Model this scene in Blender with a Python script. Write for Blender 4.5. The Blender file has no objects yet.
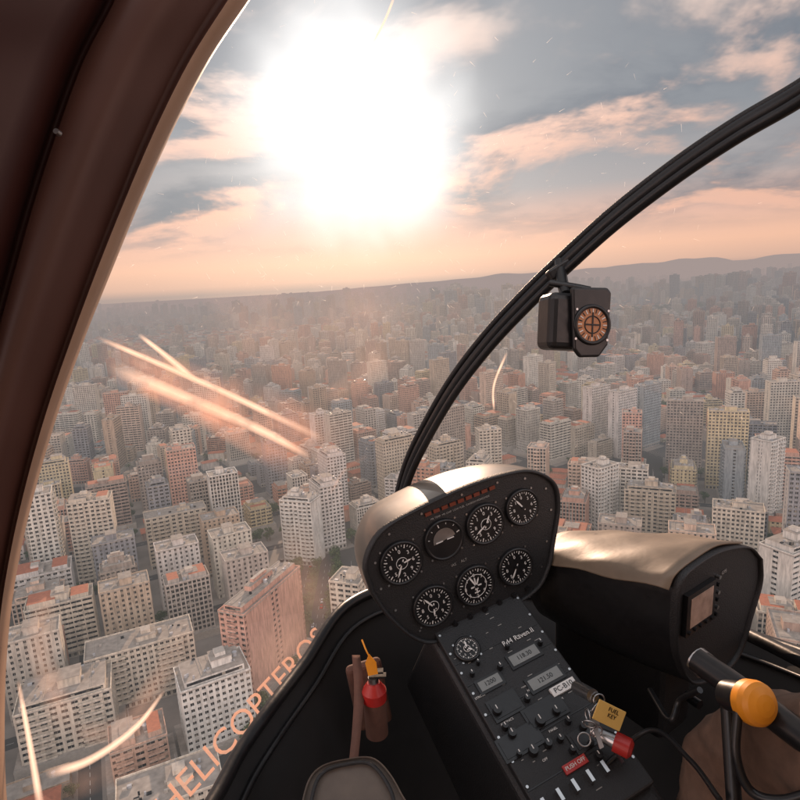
import bpy, bmesh, math, random
from mathutils import Vector, Matrix, noise
rng = random.Random(7)
scene = bpy.context.scene
scene.view_settings.view_transform = 'Standard'
scene.view_settings.look = 'None'
scene.view_settings.exposure = 0
ALT = 200.0
# ------------------------------------------------------------------ camera
p = math.radians(10.9); r = math.radians(3.2)
EYE = Vector((0, 0, ALT))
F = Vector((0, math.cos(p), -math.sin(p)))
U0 = Vector((0, math.sin(p), math.cos(p))); R0 = Vector((1, 0, 0))
R = R0*math.cos(r) - U0*math.sin(r)
U = U0*math.cos(r) + R0*math.sin(r)
cd = bpy.data.cameras.new("camera"); cam = bpy.data.objects.new("camera", cd)
scene.collection.objects.link(cam)
cam.matrix_world = Matrix(((R.x, U.x, -F.x, EYE.x), (R.y, U.y, -F.y, EYE.y), (R.z, U.z, -F.z, EYE.z), (0, 0, 0, 1)))
cd.lens = 27; cd.sensor_width = 36; cd.clip_start = 0.02; cd.clip_end = 90000
scene.camera = cam

def V(x, y, z): return R*x + U*y + F*z
def C(a, b, d): return EYE + V((a-400)/600*d, (400-b)/600*d, d)
def G(a, b, h=0.0):
    v = V((a-400)/600, (400-b)/600, 1.0); t = (h-ALT)/v.z
    return EYE + v*t
def frame(O, Xc, Yc):
    X = V(*Xc).normalized(); Y = V(*Yc); Y = (Y - X*Y.dot(X)).normalized(); Z = X.cross(Y)
    return Matrix(((X.x, Y.x, Z.x, O.x), (X.y, Y.y, Z.y, O.y), (X.z, Y.z, Z.z, O.z), (0, 0, 0, 1)))
def on(M, a, b):
    O = M.translation; N = M.to_3x3().col[2]; v = V((a-400)/600, (400-b)/600, 1.0)
    t = (O-EYE).dot(N)/v.dot(N); q = M.inverted() @ (EYE+v*t)
    return q.x, q.y
sv = V(-55/600, 285/600, 1).normalized()
el = math.asin(sv.z); az = math.atan2(sv.x, sv.y)

# ------------------------------------------------------------------ aerial haze painted into the city materials as emission, by world position
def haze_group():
    g = bpy.data.node_groups.new("painted_haze", 'ShaderNodeTree')
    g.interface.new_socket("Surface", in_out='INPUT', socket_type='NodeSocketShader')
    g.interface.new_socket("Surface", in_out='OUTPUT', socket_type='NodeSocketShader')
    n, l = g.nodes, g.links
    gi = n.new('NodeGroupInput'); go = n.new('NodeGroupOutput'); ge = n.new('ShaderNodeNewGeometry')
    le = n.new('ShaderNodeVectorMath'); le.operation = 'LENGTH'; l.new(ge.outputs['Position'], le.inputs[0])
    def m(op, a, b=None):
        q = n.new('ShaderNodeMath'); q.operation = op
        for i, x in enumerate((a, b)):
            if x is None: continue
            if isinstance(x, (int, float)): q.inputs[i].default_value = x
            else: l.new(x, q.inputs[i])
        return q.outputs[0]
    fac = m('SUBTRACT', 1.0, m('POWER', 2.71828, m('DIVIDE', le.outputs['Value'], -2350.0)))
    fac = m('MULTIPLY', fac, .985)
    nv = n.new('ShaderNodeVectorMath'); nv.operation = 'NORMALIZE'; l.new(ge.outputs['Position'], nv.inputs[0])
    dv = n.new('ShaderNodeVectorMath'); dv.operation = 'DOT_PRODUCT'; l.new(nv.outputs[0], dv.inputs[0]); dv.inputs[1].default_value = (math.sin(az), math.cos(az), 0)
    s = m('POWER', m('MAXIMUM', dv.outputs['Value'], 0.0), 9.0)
    mx = n.new('ShaderNodeMix'); mx.data_type = 'RGBA'; mx.inputs[6].default_value = (.175, .195, .215, 1); mx.inputs[7].default_value = (.37, .325, .30, 1); l.new(s, mx.inputs[0])  # painted haze colour, warmer and brighter towards the sun
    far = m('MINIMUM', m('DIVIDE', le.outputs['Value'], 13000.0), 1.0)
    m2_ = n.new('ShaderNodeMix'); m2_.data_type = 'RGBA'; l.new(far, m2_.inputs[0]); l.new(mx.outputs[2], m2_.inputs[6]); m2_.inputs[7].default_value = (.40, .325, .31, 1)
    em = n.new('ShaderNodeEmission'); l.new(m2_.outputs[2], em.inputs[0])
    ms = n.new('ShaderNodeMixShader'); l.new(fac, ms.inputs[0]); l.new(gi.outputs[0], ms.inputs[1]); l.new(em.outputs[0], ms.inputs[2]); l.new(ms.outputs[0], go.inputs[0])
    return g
HG = haze_group()
def paint_haze(m):
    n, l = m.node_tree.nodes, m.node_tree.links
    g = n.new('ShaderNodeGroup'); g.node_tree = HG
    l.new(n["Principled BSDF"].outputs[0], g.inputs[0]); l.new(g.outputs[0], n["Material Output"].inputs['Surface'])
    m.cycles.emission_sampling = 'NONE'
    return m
# ------------------------------------------------------------------ materials
def nt(name):
    m = bpy.data.materials.new(name); m.use_nodes = True
    return m, m.node_tree.nodes, m.node_tree.links, m.node_tree.nodes["Principled BSDF"]
def mat(name, col, rough=0.6, metal=0.0, var=0.15, scale=30.0, bump=0.0, coat=0.0):
    m, n, l, b = nt(name)
    tc = n.new('ShaderNodeTexCoord'); no = n.new('ShaderNodeTexNoise')
    no.inputs['Scale'].default_value = scale; no.inputs['Detail'].default_value = 3
    l.new(tc.outputs['Object'], no.inputs['Vector'])
    mx = n.new('ShaderNodeMix'); mx.data_type = 'RGBA'
    mx.inputs[6].default_value = (*[c*(1-var) for c in col], 1)
    mx.inputs[7].default_value = (*[min(1, c*(1+var)) for c in col], 1)
    l.new(no.outputs['Fac'], mx.inputs[0]); l.new(mx.outputs[2], b.inputs['Base Color'])
    mr = n.new('ShaderNodeMapRange'); mr.inputs[3].default_value = max(0.03, rough-0.1); mr.inputs[4].default_value = min(1, rough+0.12)
    l.new(no.outputs['Fac'], mr.inputs[0]); l.new(mr.outputs[0], b.inputs['Roughness'])
    b.inputs['Metallic'].default_value = metal
    b.inputs['Coat Weight'].default_value = coat
    if bump:
        bp = n.new('ShaderNodeBump'); bp.inputs['Strength'].default_value = bump; bp.inputs['Distance'].default_value = 0.002
        l.new(no.outputs['Fac'], bp.inputs['Height']); l.new(bp.outputs[0], b.inputs['Normal'])
    return m

def wall_mat(name, fixed=None):
    m, n, l, b = nt(name)
    oi = n.new('ShaderNodeObjectInfo')
    ra = n.new('ShaderNodeValToRGB'); cr = ra.color_ramp; cr.interpolation = 'CONSTANT'
    cols = [(.60,.52,.42),(.66,.61,.52),(.40,.34,.29),(.62,.42,.32),(.56,.50,.44),(.54,.30,.21),(.72,.67,.59),(.50,.38,.28),
            (.30,.30,.31),(.68,.52,.41),(.44,.33,.27),(.70,.65,.60),(.56,.45,.34),(.74,.70,.62),(.60,.36,.27),(.38,.41,.42),(.62,.56,.48),(.66,.55,.35)]
    cr.elements[0].color = (*cols[0], 1); cr.elements[1].position = 1/len(cols); cr.elements[1].color = (*cols[1], 1)
    for i in range(2, len(cols)):
        e = cr.elements.new(i/len(cols)); e.color = (*cols[i], 1)
    l.new(oi.outputs['Random'], ra.inputs[0])
    tc = n.new('ShaderNodeTexCoord'); mp = n.new('ShaderNodeMapping'); mp.inputs['Scale'].default_value = (0.6, 0.6, 0.10)
    l.new(tc.outputs['Object'], mp.inputs[0])
    no = n.new('ShaderNodeTexNoise'); no.inputs['Scale'].default_value = 1.1; no.inputs['Detail'].default_value = 4; no.inputs['Roughness'].default_value = .65
    l.new(mp.outputs[0], no.inputs['Vector'])
    mr = n.new('ShaderNodeMapRange'); mr.inputs[1].default_value = .32; mr.inputs[2].default_value = .62
    mr.inputs[3].default_value = .62; mr.inputs[4].default_value = 1.08
    l.new(no.outputs['Fac'], mr.inputs[0])
    mx = n.new('ShaderNodeMix'); mx.data_type = 'RGBA'; mx.blend_type = 'MULTIPLY'; mx.inputs[0].default_value = 1
    if fixed: mx.inputs[6].default_value = (*fixed, 1)
    else: l.new(ra.outputs[0], mx.inputs[6])
    l.new(mr.outputs[0], mx.inputs[7]); l.new(mx.outputs[2], b.inputs['Base Color'])
    b.inputs['Roughness'].default_value = .85; b.inputs['Specular IOR Level'].default_value = .2
    return m
def glass_mat(name):
    m, n, l, b = nt(name)
    tc = n.new('ShaderNodeTexCoord'); vm = n.new('ShaderNodeVectorMath'); vm.operation = 'SNAP'
    vm.inputs[1].default_value = (1.5, 1.5, 3.0); l.new(tc.outputs['Object'], vm.inputs[0])
    wn = n.new('ShaderNodeTexWhiteNoise'); l.new(vm.outputs[0], wn.inputs['Vector'])
    ra = n.new('ShaderNodeValToRGB'); cr = ra.color_ramp; cr.interpolation = 'CONSTANT'
    cr.elements[0].color = (.014, .016, .019, 1); cr.elements[1].position = .5; cr.elements[1].color = (.04, .042, .045, 1)
    e = cr.elements.new(.75); e.color = (.12, .11, .09, 1); e = cr.elements.new(.9); e.color = (.32, .29, .24, 1)
    l.new(wn.outputs['Value'], ra.inputs[0]); l.new(ra.outputs[0], b.inputs['Base Color'])
    b.inputs['Roughness'].default_value = .25; b.inputs['Specular IOR Level'].default_value = .35
    return m
M_wall = paint_haze(wall_mat("painted_render")); M_glass = paint_haze(glass_mat("window_glass"))
HERO = [paint_haze(wall_mat("render_cream", (.70,.62,.51))), paint_haze(wall_mat("render_pink", (.66,.40,.31))), paint_haze(wall_mat("render_white", (.74,.71,.65))), paint_haze(wall_mat("render_grey", (.36,.37,.38))), paint_haze(wall_mat("render_beige", (.58,.49,.38)))]
M_roof = paint_haze(mat("roof_felt", (.30,.265,.23), .9, var=.6, scale=.35))
M_trim = paint_haze(mat("concrete_trim", (.42,.38,.33), .85, var=.25, scale=.8))
M_tile = paint_haze(mat("clay_tiles", (.38,.14,.08), .85, var=.4, scale=.6))
M_tank = paint_haze(mat("water_tank_paint", (.40,.41,.42), .6, var=.3, scale=1))
M_leaf = [paint_haze(mat("foliage_%d" % i, c, .7, var=.55, scale=.5)) for i, c in enumerate([(.05,.085,.03),(.065,.10,.035),(.10,.11,.04)])]
M_bark = paint_haze(mat("bark", (.12,.09,.06), .9, scale=3))
M_pave = paint_haze(mat("concrete_pavement", (.22,.195,.17), .9, var=.4, scale=.08))
M_mark = paint_haze(mat("road_paint", (.6,.6,.56), .7, scale=2))
M_yard = paint_haze(mat("garden_soil_grass", (.09,.10,.05), .95, var=.5, scale=.15))

# ------------------------------------------------------------------ mesh builder
class MB:
    def __init__(s, mats): s.v = []; s.f = []; s.m = []; s.sm = []; s.mats = mats
    def add(s, vs, fs, mi=0, M=None, smooth=False):
        o = len(s.v)
        for q in vs:
            q = Vector(q); s.v.append(tuple(M @ q) if M is not None else tuple(q))
        for q in fs:
            s.f.append(tuple(o+i for i in q)); s.m.append(mi); s.sm.append(smooth)
    def box(s, x0, x1, y0, y1, z0, z1, mi=0, M=None, top=None):
        o = len(s.f)
        s.add([(x0,y0,z0),(x1,y0,z0),(x1,y1,z0),(x0,y1,z0),(x0,y0,z1),(x1,y0,z1),(x1,y1,z1),(x0,y1,z1)],
              [(0,3,2,1),(4,5,6,7),(0,1,5,4),(1,2,6,5),(2,3,7,6),(3,0,4,7)], mi, M)
        if top is not None: s.m[o+1] = top
    def cyl(s, cx, cy, z0, z1, r0, r1=None, n=16, mi=0, M=None, smooth=True):
        r1 = r0 if r1 is None else r1
        vs = [(cx+r0*math.cos(2*math.pi*i/n), cy+r0*math.sin(2*math.pi*i/n), z0) for i in range(n)]
        vs += [(cx+r1*math.cos(2*math.pi*i/n), cy+r1*math.sin(2*math.pi*i/n), z1) for i in range(n)]
        s.add(vs, [(i, (i+1) % n, n+(i+1) % n, n+i) for i in range(n)], mi, M, smooth)
        s.add(vs, [tuple(range(n-1, -1, -1)), tuple(range(n, 2*n))], mi, M)
    def ring(s, cx, cy, z, R1, r2, n=32, k=8, mi=0, M=None):
        vs = []
        for i in range(n):
            a = 2*math.pi*i/n
            for j in range(k):
                b = 2*math.pi*j/k; q = R1+r2*math.cos(b)
                vs.append((cx+q*math.cos(a), cy+q*math.sin(a), z+r2*math.sin(b)))
        s.add(vs, [(i*k+j, ((i+1) % n)*k+j, ((i+1) % n)*k+(j+1) % k, i*k+(j+1) % k) for i in range(n) for j in range(k)], mi, M, True)
    def mesh(s, name):
        me = bpy.data.meshes.new(name); me.from_pydata(s.v, [], s.f)
        for q in s.mats: me.materials.append(q)
        me.polygons.foreach_set('material_index', s.m); me.polygons.foreach_set('use_smooth', s.sm); me.update()
        return me
    def obj(s, name, parent=None, bevel=0):
        o = link(bpy.data.objects.new(name, s.mesh(name)), parent)
        if bevel:
            md = o.modifiers.new("bevel", 'BEVEL'); md.width = bevel; md.segments = 3; md.limit_method = 'ANGLE'; md.angle_limit = .6
        return o
def link(o, parent=None):
    scene.collection.objects.link(o)
    if parent: o.parent = parent
    return o
def empty(name):
    e = bpy.data.objects.new(name, None); e.empty_display_size = .1
    return link(e)
def spline(pts, n):
    P = [Vector(q) for q in pts]; P = [P[0]*2-P[1]] + P + [P[-1]*2-P[-2]]; out = []
    S = len(P)-3
    for i in range(n):
        t = i/(n-1)*S; k = min(int(t), S-1); t -= k
        a, b, c, d = P[k:k+4]
        out.append(.5*((2*b)+(c-a)*t+(2*a-5*b+4*c-d)*t*t+(3*b-a-3*c+d)*t**3))
    return out
def tube(name, pts, rad, material, parent=None, n=40, radii=None):
    cu = bpy.data.curves.new(name, 'CURVE'); cu.dimensions = '3D'; cu.bevel_depth = rad; cu.bevel_resolution = 5; cu.use_fill_caps = True
    q = spline(pts, n); sp = cu.splines.new('POLY'); sp.points.add(n-1)
    for i, w in enumerate(q):
        sp.points[i].co = (*w, 1)
        if radii: sp.points[i].radius = radii[0]+(radii[1]-radii[0])*i/(n-1)
    cu.materials.append(material); sp.use_smooth = True
    return link(bpy.data.objects.new(name, cu), parent)
def loft(name, curves, material, parent=None, n=48, solid=0, sub=0):
    cs = [spline(c, n) for c in curves]; b = MB([material])
    vs = [q for c in cs for q in c]
    b.add(vs, [(j*n+i, j*n+i+1, (j+1)*n+i+1, (j+1)*n+i) for j in range(len(cs)-1) for i in range(n-1)], 0, None, True)
    o = b.obj(name, parent)
    if sub:
        md = o.modifiers.new("sub", 'SUBSURF'); md.levels = sub; md.render_levels = sub
    if solid:
        md = o.modifiers.new("solid", 'SOLIDIFY'); md.thickness = solid
    return o
def text(name, s, M, x, y, z, size, material, parent, rot=0, align='CENTER', ext=0.0002):
    cu = bpy.data.curves.new(name, 'FONT'); cu.body = s; cu.size = size; cu.align_x = align; cu.align_y = 'CENTER'; cu.extrude = ext
    cu.resolution_u = 3
    cu.materials.append(material)
    o = link(bpy.data.objects.new(name, cu), parent)
    o.matrix_world = M @ Matrix.Translation((x, y, z)) @ Matrix.Rotation(rot, 4, 'Z')
    return o

# ------------------------------------------------------------------ world + sun
w = bpy.data.worlds.new("World"); scene.world = w; w.use_nodes = True
n, l = w.node_tree.nodes, w.node_tree.links
for q in list(n): n.remove(q)
out = n.new('ShaderNodeOutputWorld')
sky = n.new('ShaderNodeTexSky'); sky.sky_type = 'NISHITA'; sky.sun_disc = False; sky.sun_elevation = el; sky.sun_rotation = az
sky.dust_density = 1.5
bg1 = n.new('ShaderNodeBackground'); bg1.inputs[1].default_value = .05; l.new(sky.outputs[0], bg1.inputs[0])
def math_(op, a, b=None, c=None, clamp=False):
    q = n.new('ShaderNodeMath'); q.operation = op; q.use_clamp = clamp
    for i, x in enumerate((a, b, c)):
        if x is None: continue
        if isinstance(x, (int, float)): q.inputs[i].default_value = x
        else: l.new(x, q.inputs[i])
    return q.outputs[0]
def mixc(fac, a, b, bt='MIX'):
    q = n.new('ShaderNodeMix'); q.data_type = 'RGBA'; q.blend_type = bt
    for i, x in ((0, fac), (6, a), (7, b)):
        if isinstance(x, (int, float)): q.inputs[i].default_value = x
        elif isinstance(x, tuple): q.inputs[i].default_value = (*x, 1)
        else: l.new(x, q.inputs[i])
    return q.outputs[2]
def rng_(v, a, b, c=0., d=1., smooth=False):
    q = n.new('ShaderNodeMapRange'); l.new(v, q.inputs[0])
    if smooth: q.interpolation_type = 'SMOOTHSTEP'
    for i, x in enumerate((a, b, c, d)): q.inputs[i+1].default_value = x
    return q.outputs[0]
def vcomb(x, y, z):
    q = n.new('ShaderNodeCombineXYZ')
    for i, a in enumerate((x, y, z)):
        if isinstance(a, (int, float)): q.inputs[i].default_value = a
        else: l.new(a, q.inputs[i])
    return q.outputs[0]
tc = n.new('ShaderNodeTexCoord'); sp = n.new('ShaderNodeSeparateXYZ'); l.new(tc.outputs['Generated'], sp.inputs[0])
X, Y, Z = sp.outputs
ra = n.new('ShaderNodeValToRGB'); cr = ra.color_ramp
cols = [(0, (.42,.33,.31)), (.012, (.74,.47,.37)), (.04, (.96,.56,.40)), (.085, (.82,.50,.40)), (.135, (.42,.39,.40)), (.22, (.275,.295,.33)), (.6, (.235,.25,.285)), (1, (.4,.42,.45))]
cr.elements[0].position = 0; cr.elements[0].color = (*cols[0][1], 1); cr.elements[1].position = 1; cr.elements[1].color = (*cols[-1][1], 1)
for a, c in cols[1:-1]:
    e = cr.elements.new(a); e.color = (*c, 1)
l.new(Z, ra.inputs[0])
zz = math_('ADD', math_('MAXIMUM', Z, 0), .24)
px = math_('DIVIDE', X, zz); py = math_('DIVIDE', Y, zz)
def nz(vec, sc, det=6, dist=.25):
    q = n.new('ShaderNodeTexNoise'); q.inputs['Scale'].default_value = sc; q.inputs['Detail'].default_value = det
    q.inputs['Roughness'].default_value = .56; q.inputs['Distortion'].default_value = dist; l.new(vec, q.inputs['Vector']); return q.outputs['Fac']
P1 = vcomb(px, py, 5.3)
P2 = vcomb(math_('ADD', px, .02), math_('ADD', py, .14), 5.3)
n1 = nz(P1, 1.35); n2 = nz(P2, 1.35)
mask = rng_(n1, .40, .60, 0, 1, True)
lit = rng_(math_('SUBTRACT', n1, n2), -.035, .09, 0, 1, True)
warm = mixc(rng_(Z, .14, .36), (1.0, .55, .39), (.90, .70, .61))
cloud = mixc(lit, (.165, .19, .235), warm)
hf = rng_(Z, .05, .12, 0, 1)
base = mixc(math_('MULTIPLY', mask, hf), ra.outputs[0], cloud)
dt = n.new('ShaderNodeVectorMath'); dt.operation = 'DOT_PRODUCT'; l.new(tc.outputs['Generated'], dt.inputs[0]); dt.inputs[1].default_value = sv
ang = math_('ARCCOSINE', math_('MINIMUM', dt.outputs['Value'], .99999))
nw = nz(tc.outputs['Generated'], 4, 3, .2)
angw = math_('ADD', ang, math_('MULTIPLY', math_('SUBTRACT', nw, .5), .20))
core = rng_(angw, .0, .23, 1, 0, True)
halo = math_('MULTIPLY', math_('POWER', 2.718, math_('MULTIPLY', ang, -5.5)), .62)
base = mixc(1.0, base, mixc(halo, (0, 0, 0), (1.0, .98, .98)), 'ADD')
base = mixc(core, base, (2.0, 1.97, 1.95))
back = rng_(Y, -.5, .35, 3.9, 1.0, True)
bg2 = n.new('ShaderNodeBackground'); l.new(base, bg2.inputs[0]); l.new(back, bg2.inputs[1])
ms = n.new('ShaderNodeMixShader'); ms.inputs[0].default_value = .93
l.new(bg1.outputs[0], ms.inputs[1]); l.new(bg2.outputs[0], ms.inputs[2]); l.new(ms.outputs[0], out.inputs[0])

sd = bpy.data.lights.new("sun", 'SUN'); sd.energy = 5; sd.angle = math.radians(.5); sd.color = (1, .68, .48)
so = link(bpy.data.objects.new("sun", sd)); so.rotation_euler = sv.to_track_quat('Z', 'Y').to_euler(); so.location = (0, 0, 400)

# ------------------------------------------------------------------ building prototypes
def tower(W, D, N, style, rg, wallm=None):
    b = MB([wallm or M_wall, M_glass, M_roof, M_trim, M_tank, M_tile]); fh = 3.0; g = 4.0; H = g+N*fh
    x, y = W/2, D/2; ins = .55
    b.box(-x+ins, x-ins, -y+ins, y-ins, 0, H-.1, 1)
    b.box(-x+.2, x-.2, -y+.2, y-.2, 0, .8, 3); b.box(-x, x, -y, y, g-1.0, g+.0, 3)
    if rg.random() < .35: b.box(-x-3, x+3, -y-2.5, y+2.5, .01, 4.4, 3, top=2)
    sh = {'grid': 1.35, 'band': 1.5, 'balc': 1.3, 'vert': 1.1}[style]
    rec = .3 if style == 'vert' else 0
    for k in range(N):
        z = g+k*fh+.002
        b.box(-x+rec, x-rec, -y+rec, y-rec, z, z+sh, 3 if style == 'vert' else 0)
    bay = {'grid': rg.choice((2.8, 3.4, 4.2)), 'band': 6.0, 'balc': 3.6, 'vert': 2.4}[style]
    pw = {'grid': rg.choice((1.2, 1.6, 2.0)) if bay > 3 else 1.2, 'band': .5, 'balc': 1.5, 'vert': .7}[style]; q = .03
    def piers(L, fn):
        k = max(2, round(L/bay)); s = L/k
        for i in range(k+1):
            c = -L/2+i*s; a = max(-L/2+q, c-pw/2); e = min(L/2-q, c+pw/2)
            fn(a, e)
            if i < k and style != 'vert': fn(c+s/2-.06, c+s/2+.06, True)
    def fx(a, e, thin=False):
        o = ins-.08 if thin else q
        mi = 3 if thin else 0
        b.box(a, e, -y+o, -y+ins+.05, .8, H-.2, mi); b.box(a, e, y-ins-.05, y-o, .8, H-.2, mi)
    def fy(a, e, thin=False):
        o = ins-.08 if thin else q+.01
        mi = 3 if thin else 0
        b.box(-x+o, -x+ins+.05, a, e, .8, H-.2, mi); b.box(x-ins-.05, x-o, a, e, .8, H-.2, mi)
    piers(W-.02, fx); piers(D-.04, fy)
    if rg.random() < .35 and style != 'vert':
        for s in (-1, 1):
            for (ya, yb) in ((-y*.94, -y*.16), (y*.16, y*.94)):
                x0, x1 = sorted((s*(x-.4), s*(x+.05))); b.box(x0, x1, ya, yb, .9, H-.3, 0)
    if style == 'balc' or rg.random() < .25:
        for sgn in (-1, 1):
            k = 2 if W > 16 else 1
            for c in ([0] if k == 1 else [-W*.27, W*.27]):
                hw = W*.11+.8
                for f in range(N):
                    z = g+f*fh+.05; y0, y1 = (y-.1, y+1.3) if sgn > 0 else (-y-1.3, -y+.1)
                    b.box(c-hw, c+hw, y0, y1, z, z+.18, 3)
                    ya, yb = (y+1.18, y+1.3) if sgn > 0 else (-y-1.3, -y-1.18)
                    b.box(c-hw+.01, c+hw-.01, ya+.005, yb-.005, z+.18, z+1.1, 0)
                    b.box(c-hw+.01, c-hw+.12, min(y0, y1)+.13, max(y0, y1)-.13, z+.18, z+1.1, 0)
                    b.box(c+hw-.12, c+hw-.01, min(y0, y1)+.13, max(y0, y1)-.13, z+.18, z+1.1, 0)
    b.box(-x-.15, x+.15, -y-.15, y+.15, H-.15, H+.25, 3, top=2)
    t = .25; ph = 1.0
    for a in ((-x-.1, x+.1, -y-.1, -y+t), (-x-.1, x+.1, y-t, y+.1)): b.box(*a, H+.25, H+ph, 0)
    for a in ((-x-.1, -x+t, -y+t, y-t), (x-t, x+.1, -y+t, y-t)): b.box(*a, H+.25, H+ph, 0)
    rt = rg.random()
    if rt < .4:
        b.box(-x+2.2, x-2.2, -y+1.8, y-1.8, H+.25, H+3.2, 0, top=2); b.box(-x+3, x-3, -y+1.75, y-1.75, H+1.1, H+2.4, 1)
        H += 2.95
    elif rt < .65 and W > 22:
        s = rg.choice((-1, 1)); x0, x1 = sorted((s*(x-1.5), s*x*.1)); b.box(x0, x1, -y+1.5, y-1.5, H+.25, H+3.3, 0, top=rg.choice((2, 5)))
        x0, x1 = sorted((-s*(x-2), -s*x*.35)); b.box(x0, x1, -y+2, y-3, H+.25, H+2.7, 0, top=5)
    hx, hy = min(4.5, W*rg.uniform(.12, .24)), D*rg.uniform(.16, .28); ox = rg.uniform(-.15, .15)*W
    hh = rg.uniform(2.6, 4.4); b.box(ox-hx, ox+hx, -hy, hy, H+.25, H+hh, 0, top=2)
    b.box(ox-hx-.2, ox+hx+.2, -hy-.2, hy+.2, H+hh, H+hh+.3, 3, top=2)
    if rg.random() < .6: b.box(ox-hx*.5, ox+hx*.5, -hy*.6, hy*.6, H+hh+.3, H+hh+2.0, 0, top=3)
    if rg.random() < .5: b.cyl(ox+hx+2, 0, H+.25, H+2.2, 1.1, n=10, mi=4)
    for _ in range(rg.randint(8, 18)):
        a, c = rg.uniform(-x+2.8, x-2.8), rg.uniform(-y+2.4, y-2.4); s = rg.uniform(.25, 1.0)
        b.box(a-s, a+s, c-s*.7, c+s*.7, H+.25, H+.25+rg.uniform(.4, 1.5), rg.choice((4, 4, 3, 1)))
    for _ in range(3):
        a = rg.uniform(-x+2.6, x-2.6); b.box(a, a+.15, -y+2, y-2, H+.25, H+.45, 3)
    for _ in range(rg.randint(0, 3)):
        b.cyl(ox+rg.uniform(-1.5, 1.5), rg.uniform(-1, 1), H+hh+.3, H+hh+rg.uniform(3, 9), .09, .04, n=6, mi=4)
    return b.mesh("tower_mesh")
def low(W, D, N, rg):
    b = MB([M_wall, M_glass, M_roof, M_trim, M_tile, M_tank]); H = 3.2*N; x, y = W/2, D/2
    b.box(-x+.25, x-.25, -y+.25, y-.25, 0, H-.05, 1)
    for k in range(N):
        b.box(-x, x, -y, y, k*3.2+.01, k*3.2+1.3, 0); b.box(-x+.01, x-.01, -y+.01, y-.01, k*3.2+2.5, k*3.2+3.2, 0)
    for i in range(int(W/3)+1):
        c = -x+i*3; b.box(c+.02, min(c+1.5, x-.02), -y+.02, y-.02, 0, H-.06, 0)
    for i in range(int(D/3)+1):
        c = -y+i*3; b.box(-x+.03, x-.03, c+.03, min(c+1.5, y-.03), 0, H-.07, 0)
    if rg.random() < .6:
        e = .5; h = min(W, D)*.2
        b.add([(-x-e,-y-e,H),(x+e,-y-e,H),(x+e,y+e,H),(-x-e,y+e,H),(-x+y*.8,0,H+h),(x-y*.8,0,H+h)],
              [(0,1,5,4),(1,2,5),(2,3,4,5),(3,0,4),(3,2,1,0)], 4)
    else:
        b.box(-x-.1, x+.1, -y-.1, y+.1, H, H+.25, 3, top=2)
        for a in ((-x, x, -y, -y+.2), (-x, x, y-.2, y)): b.box(*a, H+.25, H+.9, 0)
        b.box(-x*.4, x*.1, -y*.4, y*.3, H+.25, H+2.6, 0, top=2); b.cyl(x*.5, y*.3, H+.25, H+1.7, .9, n=10, mi=5)
    return b.mesh("house_mesh")
protos = []
styles = ['grid', 'band', 'balc', 'vert']
NP = 40
for i in range(NP):
    N = [5, 6, 7, 7, 8, 9, 9, 10, 10, 11, 12, 12, 13, 14, 15, 16, 17, 18, 20, 23][i//2]
    W = rng.uniform(20, 34) if rng.random() < .7 else rng.uniform(15, 20); D = rng.uniform(13, 21)
    protos.append((tower(W, D, N, styles[i % 4] if i % 3 else 'grid', rng), W, D, N*3+4))
lows = []
for i in range(14):
    W, D = rng.uniform(15, 28), rng.uniform(11, 15); N = rng.choice([2, 2, 3, 4]); lows.append((low(W, D, N, rng), W, D, N*3.2))

# ------------------------------------------------------------------ tree prototypes
def tree_mesh(rg, leaves=620, H=11.0):
    b = MB(M_leaf+[M_bark]); b.cyl(0, 0, 0, H*.5, .32, .18, 7, 3)
    cl = []
    for i in range(7):
        a = i*2.4; rr = rg.uniform(1.2, 3.6); cz = rg.uniform(H*.5, H*.88); c = Vector((rr*math.cos(a), rr*math.sin(a), cz))
        cl.append((c, rg.uniform(1.3, 2.3)))
        st = Vector((0, 0, H*.42)); d = c-st; Mx = Matrix.Translation(st) @ d.to_track_quat('Z', 'Y').to_matrix().to_4x4()
        b.cyl(0, 0, 0, d.length, .12, .04, 5, 3, Mx)
    cl.append((Vector((0, 0, H*.82)), 2.2))
    for i in range(leaves):
        c, s = rg.choice(cl); v = Vector((rg.gauss(0, 1), rg.gauss(0, 1), rg.gauss(0, .8))).normalized()*s*rg.uniform(.55, 1.1)
        q = c+v; sz = rg.uniform(.25, .55)
        nrm = (v.normalized()+Vector((rg.uniform(-.6, .6), rg.uniform(-.6, .6), rg.uniform(-.2, .9)))).normalized()
        Mx = Matrix.Translation(q) @ nrm.to_track_quat('Z', 'Y').to_matrix().to_4x4() @ Matrix.Rotation(rg.uniform(0, 6), 4, 'Z')
        b.add([(-sz, -sz*.6, 0), (sz, -sz*.5, .1), (sz*.7, sz*.6, 0), (-sz*.6, sz*.7, -.1)], [(0, 1, 2, 3)], rg.choice([0, 0, 1, 1, 2]), Mx)
    return b.mesh("tree_mesh")
trees = [tree_mesh(rng) for _ in range(5)]
far_trees = [tree_mesh(rng, 150) for _ in range(3)]

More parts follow.
